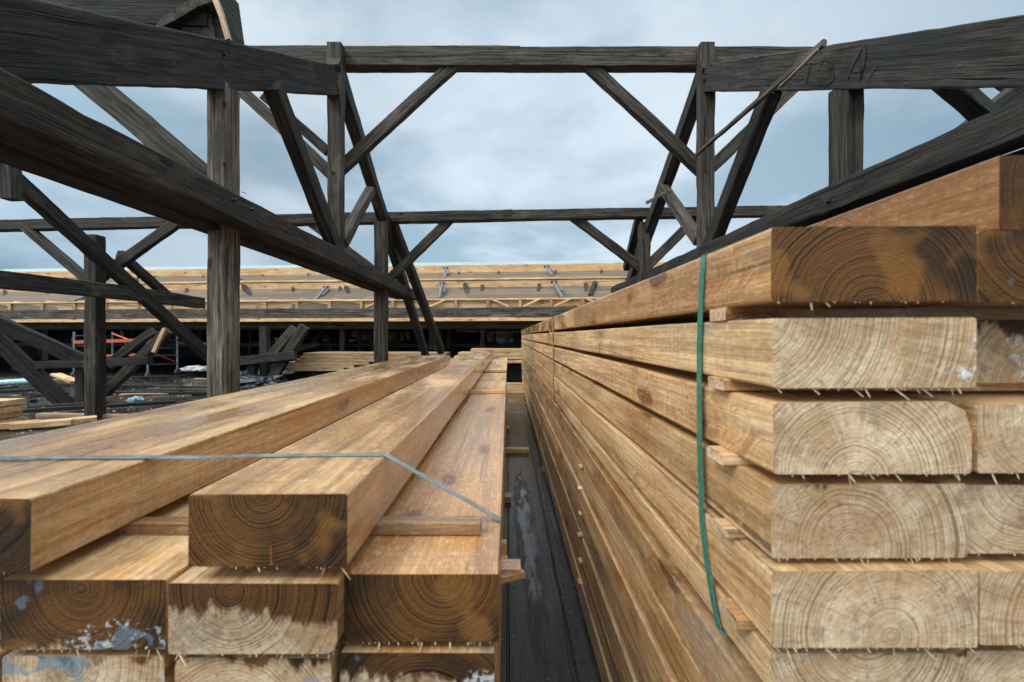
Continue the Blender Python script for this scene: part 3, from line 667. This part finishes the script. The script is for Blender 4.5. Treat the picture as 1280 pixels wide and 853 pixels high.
# pale membrane along the top edge, lapped in lengths
rx = LX
i = 0
while rx < RX:
    r2 = min(rx+random.uniform(95, 130), RX+5)
    zo = .006*(i % 3)
    panel('roof_sheet', FP(rx-3, 333.0, 16, -.12, zo), FP(r2, 333.0, 16, -.12, zo), FP(r2, 325.0+random.uniform(-.4, .4), 16.3, .5, zo), FP(rx-3, 325.0, 16.3, .5, zo), 'sheet'); rx = r2; i += 1
# blocks and laths of the lower row
px = -140; i = 0
while px < 800:
    b_ = beam('block', FP(px, 374.5, 12.0, -.10), FP(px, 386.5, 12.0, -.10), .085, .14, color=(.1, .2, .2, .85), parent=NR, seg=.3, jit=.004)
    t_ = random.random()
    if px < 430:
        beam('lath', FP(px+3, 373.8, 12, -.14), FP(px+38, 377.5+random.uniform(0, 1), 12, -.14), .03, .07, color=(0, 0, .1, 1.2), parent=NR, seg=.5, jit=.002)
        beam('infill_board', FP(px+3, 382, 12, -.11), FP(px+38, 382, 12, -.11), .03, .15, color=(0, .5, 1, .32), parent=NR, seg=.5, jit=.002)
    elif t_ < .8:
        a, b2 = (374.5, 384) if t_ < .4 else (384, 374.5)
        beam('lath', FP(px+4, a, 12, -.15), FP(px+26, b2, 12, -.15), .025, .045, color=(0, 0, .1, 1.25), parent=NR, seg=.3, jit=.002)
    px += 39.5+random.uniform(-1.5, 1.5); i += 1
# steel raking props on the new roof
def prop(px, y0, px1, y1, D0, D1, r=.045):
    a, b = FP(px, y0, D0, -.2), FP(px1, y1, D1, -.2)
    o = tube('steel_prop', a, b, r, 'steel', NR, 8)
    tube('clamp', a-Vector((.08, .03, 0)), a+Vector((.10, -.03, 0)), .04, 'iron', o, 8)
    v = Vector((.10, 0, 0)); tube('steel_prop', a+v, a.lerp(b, .6)+v, r*.6, 'steel', NR, 8)
prop(557, 336, 556, 349, 15.6, 14.2); prop(553, 355, 549, 374, 13.7, 12.3)
prop(683, 336, 690, 347, 15.6, 14.2); prop(692, 355, 703, 374, 13.7, 12.3)
prop(424, 345, 414, 352, 14.6, 14.0); prop(408, 358, 392, 377, 13.7, 12.3)
prop(170, 345, 135, 356, 14.2, 13.6); prop(128, 358, 88, 374, 13.6, 12.3); prop(176, 342, 176, 357, 14.8, 13.6, .045)
for a in ((300, 347, 318, 376), (430, 352, 440, 376), (470, 352, 478, 372), (580, 350, 586, 376), (745, 352, 738, 372), (55, 368, 70, 380)):
    ob('old_brace', FP(a[0], a[1], 14.2), FP(a[2], a[3], 12.6), .12, .14, NR, dark=.5, seg=.6)
# below the roof: dark loft interior
UX = -420
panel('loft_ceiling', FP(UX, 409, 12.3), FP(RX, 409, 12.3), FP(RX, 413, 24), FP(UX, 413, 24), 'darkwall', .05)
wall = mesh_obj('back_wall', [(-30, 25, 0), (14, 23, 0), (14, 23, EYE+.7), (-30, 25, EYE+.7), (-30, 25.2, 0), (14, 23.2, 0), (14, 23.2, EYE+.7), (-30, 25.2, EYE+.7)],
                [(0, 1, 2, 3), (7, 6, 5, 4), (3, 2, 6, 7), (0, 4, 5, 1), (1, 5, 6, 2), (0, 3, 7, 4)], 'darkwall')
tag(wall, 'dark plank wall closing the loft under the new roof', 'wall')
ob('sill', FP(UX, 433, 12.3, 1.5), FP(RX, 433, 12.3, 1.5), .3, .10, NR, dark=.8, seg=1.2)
for (px, y0, y1, D, w, br) in ((428.5, 405, 458, 13, .14, 1.3), (330, 405, 440, 14, .2, .8), (252, 405, 440, 15, .2, .6), (60, 405, 450, 14, .2, .6), (540, 402, 437, 13.5, .17, 1.7), (549, 402, 437, 13.4, .13, 1.5), (561, 402, 436, 13.6, .12, 1.0), (578, 405, 434, 17, .25, .6), (595, 408, 432, 18, .2, .8), (605, 408, 432, 19, .2, .6), (390, 412, 432, 19, .2, .8), (470, 408, 432, 17, .2, .8), (497, 408, 436, 15, .14, .8), (646, 405, 433, 14, .2, .6)):
    ob('loft_post', P(px, y0, D), P(px, y1, D), w, w, NR, dark=.3, br=br, seg=.6)
beam('loft_post', P(543.5, 402, 13.3), P(544.5, 437, 13.3), .05, .06, color=(0, 0, 0, .8), parent=NR)
ob('loft_brace', P(405, 410, 17), P(390, 433, 17), .12, .14, NR, br=1.8, seg=.6)
ob('loft_brace', P(455, 412, 15), P(470, 436, 15), .12, .14, NR, br=1.3, seg=.6)
ob('loft_brace', P(497, 418, 15), P(480, 437, 15), .1, .12, NR, br=1.8, seg=.6)
ob('loft_rail', P(360, 440, 14), P(400, 430, 14), .12, .14, NR, br=1.6, seg=.6)
rl = random.Random(21)
for i in range(26):
    px = 20+i*25+rl.uniform(-9, 9); D = rl.uniform(13, 20)
    lean = rl.choice((0, 0, 0, rl.uniform(-18, 18)))
    ob('loft_post', P(px, 408, D), P(px+lean, VY+(EYE-.02)/D*F*.62, D), rl.uniform(.07, .14), .1, NR, dark=0, br=rl.choice((.8, 1.6, 2.6)), seg=.8)
for i in range(9):
    px = 10+i*72+rl.uniform(-20, 20); D = rl.uniform(13, 19); y = rl.uniform(412, 434)
    ob('loft_rail', P(px, y, D), P(px+rl.uniform(30, 90), y+rl.uniform(-4, 4), D), .08, .08, NR, br=rl.choice((1.2, 2.6)), seg=.8)
for i in range(15):
    px = -60+i*61+rl.uniform(-12, 12)
    ob('old_rafter', FP(px, 350, 14.3), FP(px+rl.uniform(-4, 4), 375, 12.7), .09, .09, NR, dark=.1, br=.9, seg=.8)
    ob('old_rafter', FP(px+20, 340.5, 15.7), FP(px+20, 349, 14.3), .07, .07, NR, dark=.1, br=.9, seg=.8)
# pale stores seen in the loft
GLs = 'pale stores in the dark loft'
def bx(name, x0, x1, y0, y1, D, dep, lab_, cat, col=(0, 0, .3, .8), mat='fresh'):
    o = beam(name, (P(x0, y0, D).x, D, P(0, (y0+y1)/2, D).z), (P(x1, y0, D).x, D, P(0, (y0+y1)/2, D).z), dep, (y1-y0)/F*D, mat=mat, color=col, seg=.6, jit=.01)
    return tag(o, lab_, cat, GLs)
bx('wall_panel', 601, 643, 413, 422, 22, .1, 'pale brown panel at the back of the loft', 'panel', (0, .0, .2, 1.3))
bx('wall_panel', 440, 512, 414, 426, 22.3, .1, 'long dull brown panel at the back of the loft left of the pale one', 'panel', (0, .2, .6, .9))
bx('wall_panel', 262, 300, 412, 428, 22.2, .1, 'brown panel at the back of the loft left of the thick post', 'panel', (0, .2, .6, .9))
pn_ = ['topmost', 'second', 'third', 'fourth', 'fifth', 'lowest']
for i in range(6):
    y0 = 440.5+3.6*i
    tag(bx('timber_pile', [392, 388, 382, 372, 372, 374][i], [560, 530, 500, 470, 452, 440][i], y0, y0+3.3, 11.9, 1.2, '%s row of pale planks in the pile beyond the left stack' % pn_[i], 'plank pile', (0, .1, .6, .72)), group='pale planks piled beyond the left stack')
for i in range(4):
    y0 = 436+4.3*i
    tag(bx('timber_pile', [590, 575, 570, 560][i], [662, 668, 664, 668][i], y0, y0+3.7, 11.7, .9, '%s row of pale planks across the far end of the gangway' % ['topmost', 'second', 'third', 'lowest'][i], 'plank pile', (0, 0, .2, 1.1)), group='pale planks piled beyond the gangway')
tag(bx('bearer', 580, 660, 454, 475, 11.8, .5, 'black bearer block under the pale planks at the gangway end', 'bearer', (0, .8, 0, .5), mat='old'), group='dark bearers')
rg = random.Random(3)
wl = ['white', 'grey', 'pale blue', 'white', 'grey', 'brown']
for i in range(12):
    px = [612, 619, 625, 631, 637, 350, 357, 120, 128, 96, 410, 440][i]
    s = rg.uniform(.10, .22); q = P(px, 425+rg.uniform(-1, 1), 19)
    m_ = Matrix.Translation(q) @ Matrix.Rotation(rg.uniform(-.4, .4), 4, 'Y') @ Matrix.Rotation(rg.uniform(-.6, .6), 4, 'Z')
    vs = [Vector((a*s*rg.uniform(.7, 1.2), b_*s, c_*s*rg.uniform(.5, .8))) for a in (-1, 1) for b_ in (-1, 1) for c_ in (-1, 1)]
    o = mesh_obj('sack', vs, [(0, 1, 3, 2), (4, 6, 7, 5), (0, 4, 5, 1), (2, 3, 7, 6), (0, 2, 6, 4), (1, 5, 7, 3)], ['palewhite', 'steel', 'bluebag'][i % 3], mt=m_)
    tag(o, 'small pale sack or box stored in the dark loft', 'sack', 'sacks and boxes in the loft')
    bv = o.modifiers.new('b', 'BEVEL'); bv.width = s*.3; bv.segments = 2

# rolling scaffold
SC = empty('scaffold', P(185, 470, 12.5), 'small wheeled scaffold with orange rails behind the far left post', 'scaffold')
dS = 12.6
def T_(a, b, r, m, d0=dS, d1=dS, nm='tube'): return tube(nm, P(*a, d0), P(*b, d1), r, m, SC, 8)
for (px, d, y0, y1) in ((222, 13.2, 409, 462), (185, 12.2, 412, 467), (141, 13.4, 415, 455), (93, 12.4, 415, 466)):
    T_((px, y0), (px, y1), .03, 'steel', d, d, 'upright')
    w_ = tube('wheel', P(px-1.5, y1+3, d), P(px+1.5, y1+3, d), .09, 'wheel', SC, 14); tube('hub', P(px-2.2, y1+3, d), P(px+2.2, y1+3, d), .05, 'orange', w_, 10)
for y in (414, 425, 435, 444, 455): T_((185, y+1), (222, y), .018, 'steel', 12.2, 13.2, 'rung')
for y in (420, 433, 447): T_((93, y), (141, y), .018, 'steel', 12.4, 13.4, 'rung')
for (a, b) in (((93, 428), (192, 425)), ((95, 446), (186, 443))):
    beam('orange_rail', P(*a, 12.4), P(*b, 12.2), .06, .085 if a[1] < 440 else .055, mat='orange', parent=SC)
T_((140, 417), (166, 427), .022, 'orange', 12.3, 12.3, 'orange_brace'); T_((188, 440), (218, 452), .022, 'orange', 12.3, 13.1, 'orange_brace'); T_((140, 447), (155, 434), .022, 'orange', 12.3, 12.3, 'orange_brace')

# ------------------------------------------------------------------ clutter on the floor, left
rg = random.Random(11)
cl = ['grey weathered', 'dark wet', 'pale new', 'black charred']
SEEN = {}
place_w = ['near the left edge', 'by the far left post', 'between the posts', 'behind the thick post', 'near the scaffold', 'below the low frame']
for i in range(46):
    y = rg.uniform(6.2, 12.4); px = rg.uniform(-60, 430)
    x = (px-VX)/F*y
    if x > -1.35: continue
    a = rg.gauss(0, .25); L = rg.uniform(.6, 2.8); k = rg.choice((0, 0, 1, 1, 3, 3)) if i % 8 else 2
    z = .02+.025*(i % 4)
    v = Vector((math.cos(a), math.sin(a), 0))*L/2
    w, h = rg.uniform(.08, .2), rg.uniform(.025, .05); c0 = Vector((x, y, z))
    mat = 'fresh' if k == 2 else 'old'; br_ = {0: 1.6, 1: .9, 3: .4, 2: .65}[k]
    o = beam('scrap_board', c0-v, c0+v, w, h, mat=mat, color=(.1, .1 if k == 2 else .0, .4, br_), seg=.3, jit=.006, bev=.004)
    side_ = place_w[min(5, max(0, int((px+60)/82)))]; key_ = (k, side_); cnt_ = SEEN.setdefault(key_, 0); SEEN[key_] += 1
    tag(o, '%s%s scrap board lying flat on the floor %s' % (['', 'another ', 'third ', 'fourth ', 'fifth ', 'sixth ', 'seventh '][cnt_] if cnt_ != 1 else 'second ', cl[k], side_), 'scrap board', 'scrap boards strewn over the floor on the left')
# plank pile at the left edge
for i, (x0, x1, y0, y1, lb) in enumerate(((-30, 17, 524, 531, 'lowest'), (-30, 12, 516, 523, 'second'), (-30, 16, 508, 515, 'third'), (-30, 13, 500, 507, 'topmost'))):
    D = 5.75
    tag(beam('plank', (P(x0, y0, D).x, D, P(0, (y0+y1)/2, D).z), (P(x1+rg.uniform(-2, 2), y0, D).x, D, P(0, (y0+y1)/2, D).z), .35, (y1-y0)/F*D*.97, color=(.1, .1, .1, 1.), seg=.2, jit=.004), '%s pale plank of the small pile at the left edge' % lb, 'plank', 'small plank pile at the left edge')
for (x0, x1, y, D, lb, c_) in ((-20, 34, 537, 5.6, 'pale plank flat on the floor just behind the left stack edge', 1.), (28, 78, 530, 5.7, 'short thick pale plank on the floor right of the small pile', 1.1), (82, 108, 531, 5.9, 'thin pale offcut lying between the pile and the far left post', 1.2)):
    tag(beam('plank', (P(x0, y, D).x, D-.1, .05), (P(x1, y, D).x, D+.15, .06), .2, .07, color=(.1, .2, .3, c_), seg=.15, jit=.006), lb, 'plank')
tag(beam('plank', P(70, 468, 8.6), P(95, 478, 8.0), .16, .04, color=(0, 0, 0, 1.25), seg=.3, jit=.002), 'bright new plank leaning under the low black frame', 'plank')
tag(beam('plank', P(192, 441, 7.9), P(206, 411, 8.05), .06, .05, color=(0, .1, .1, .8), seg=.3), 'narrow brown slat along the edge of the low frame strut', 'slat')
tag(tube('pipe', P(-30, 480, 9.), P(40, 476, 9.), .05, 'bluebag'), 'pale blue pipe lying low at the left edge', 'pipe')
# blue plastic bag, black tarpaulin
def blob(name, loc, sx, sy, sz, mat, label, cat, seed):
    import bmesh
    bm = bmesh.new(); bmesh.ops.create_icosphere(bm, subdivisions=5, radius=1)
    for v in bm.verts:
        n = noise.noise_vector(v.co*1.7+Vector((seed, 0, 0))); n2 = noise.noise(v.co*5+Vector((0, seed, 0)))
        v.co += n*.35+v.co*n2*.22; v.co = Vector((v.co.x*sx, v.co.y*sy, max(v.co.z, -.35)*sz))
    me = bpy.data.meshes.new(name); bm.to_mesh(me); bm.free(); me.materials.append(M[mat]); me.shade_smooth()
    o = bpy.data.objects.new(name, me); o.location = loc; C.objects.link(o); return tag(o, label, cat)
blob('plastic_bag', P(170, 500, 8.2), .13, .12, .06, 'bluebag', 'crumpled pale blue plastic bag on the floor right of the far left post', 'plastic bag', 1)
blob('plastic_bag', P(246, 462, 13.0), .4, .2, .1, 'palewhite', 'crumpled white plastic sheet on the floor left of the thick post', 'plastic sheet', 3)
blob('tarpaulin', P(368, 470, 12.6), 1.5, .9, .32, 'tarp', 'black crumpled tarpaulin heap behind the left stack', 'tarpaulin', 5)
blob('tarpaulin', P(322, 482, 10.6), .7, .5, .25, 'tarp', 'black rag heap at the foot of the frame right of the thick post', 'rag heap', 8)
# fine debris: chips and sawdust lumps too many to count
vs, fs = [], []
for i in range(2600):
    y = rg.uniform(.9, 13); x = rg.uniform(-9, -1.0) if i % 6 else rg.uniform(0.0, .30)
    if i % 6 and y < 4.5: y = rg.uniform(5, 13); x = (rg.uniform(-40, 430)-VX)/F*y
    s = rg.uniform(.004, .03) if i % 6 else rg.uniform(.001, .0045); a = rg.uniform(0, 6.28); q = rg.uniform(.15, .5); k = len(vs)
    ca, sa = math.cos(a)*s, math.sin(a)*s; z = .001+.001*rg.random()
    vs += [(x-ca, y-sa, z), (x+sa*q, y-ca*q, z), (x+ca, y+sa, z+s*.3), (x-sa*q, y+ca*q, z+s*.25)]; fs.append((k, k+1, k+2)); fs.append((k, k+2, k+3))
tag(mesh_obj('wood_chips', vs, fs, 'splinter'), 'wood chips and splinters scattered over the wet floor', 'debris', kind='stuff')

# ------------------------------------------------------------------ sky and light
W = bpy.data.worlds.new('World'); S.world = W; W.use_nodes = True
t = NT(W.node_tree); bg = W.node_tree.nodes['Background']
sky = t.n.new('ShaderNodeTexSky'); sky.sky_type = 'NISHITA'; sky.sun_disc = False
SUN_EL, SUN_AZ = 46, 232      # azimuth clockwise from +Y: behind and to the left
sky.sun_elevation = R(SUN_EL); sky.sun_rotation = R(SUN_AZ)
g = t.n.new('ShaderNodeTexCoord').outputs['Generated']
d3 = t.v('NORMALIZE', g); x, y, z = t.sep(d3)[0:3]
zz = t.m('ADD', t.m('MAXIMUM', z, 0), .22)
uv = t.comb(t.m('DIVIDE', x, zz), t.m('DIVIDE', y, zz), 0)
c1 = t.noise(t.v('ADD', uv, (3.3, 1.2, 0)), .9, 6, .52, .25); c2 = t.noise(t.v('ADD', uv, (9.3, 4.2, 2)), 2.2, 5, .55, .2)
cl_ = t.m('ADD', t.m('MULTIPLY', c1, .7), t.m('MULTIPLY', c2, .3))
cc = t.mix(t.ss(cl_, .40, .60), (3.1, 4.35, 5.3), (6.1, 7.05, 7.85))
# a brighter break in the cloud low ahead, and unseen sky overhead and sunward, boosted to brighten the timber
ahead = t.ss(t.v('DOT_PRODUCT', d3, Vector((.12, .96, .26)).normalized(), out=1), .80, .99)
cc = t.mix(t.m('MULTIPLY', ahead, .6), cc, t.v('SCALE', cc, 1.4))
side = t.ss(t.v('DOT_PRODUCT', d3, Vector((.08, .97, .22)).normalized(), out=1), .60, .92)
cc = t.v('MULTIPLY', cc, t.mix(side, (.70, .82, .89), (1, 1, 1)))
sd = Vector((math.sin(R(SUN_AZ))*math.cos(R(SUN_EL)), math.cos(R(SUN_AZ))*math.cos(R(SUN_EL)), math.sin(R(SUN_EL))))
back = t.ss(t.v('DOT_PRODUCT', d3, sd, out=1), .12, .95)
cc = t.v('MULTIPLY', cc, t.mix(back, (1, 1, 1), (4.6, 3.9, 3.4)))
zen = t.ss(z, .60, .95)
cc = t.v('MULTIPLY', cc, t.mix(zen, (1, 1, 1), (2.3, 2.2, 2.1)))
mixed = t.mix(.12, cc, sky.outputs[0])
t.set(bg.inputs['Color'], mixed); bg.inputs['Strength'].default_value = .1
sl = bpy.data.lights.new('sun', 'SUN'); sl.energy = 1.5; sl.angle = R(16); sl.color = (1, .96, .9)
so = bpy.data.objects.new('sun', sl); C.objects.link(so)
so.rotation_euler = (-sd).to_track_quat('-Z', 'Y').to_euler()

# ------------------------------------------------------------------ camera
cam = bpy.data.cameras.new('camera'); co = bpy.data.objects.new('camera', cam); C.objects.link(co); S.camera = co
co.location = (0, 0, EYE); co.rotation_euler = (R(90), 0, 0)
cam.sensor_width = 36; cam.lens = 36*F/1280; cam.shift_x = (640-VX)/1280; cam.shift_y = -(426.5-VY)/1280
cam.clip_start = .02; cam.clip_end = 6000
cam.dof.use_dof = True; cam.dof.focus_distance = 2.2; cam.dof.aperture_fstop = 4.5
S.view_settings.view_transform = 'Standard'; S.view_settings.look = 'None'; S.view_settings.exposure = 0.08; S.view_settings.gamma = 1
S.render.resolution_x = 1024; S.render.resolution_y = 682
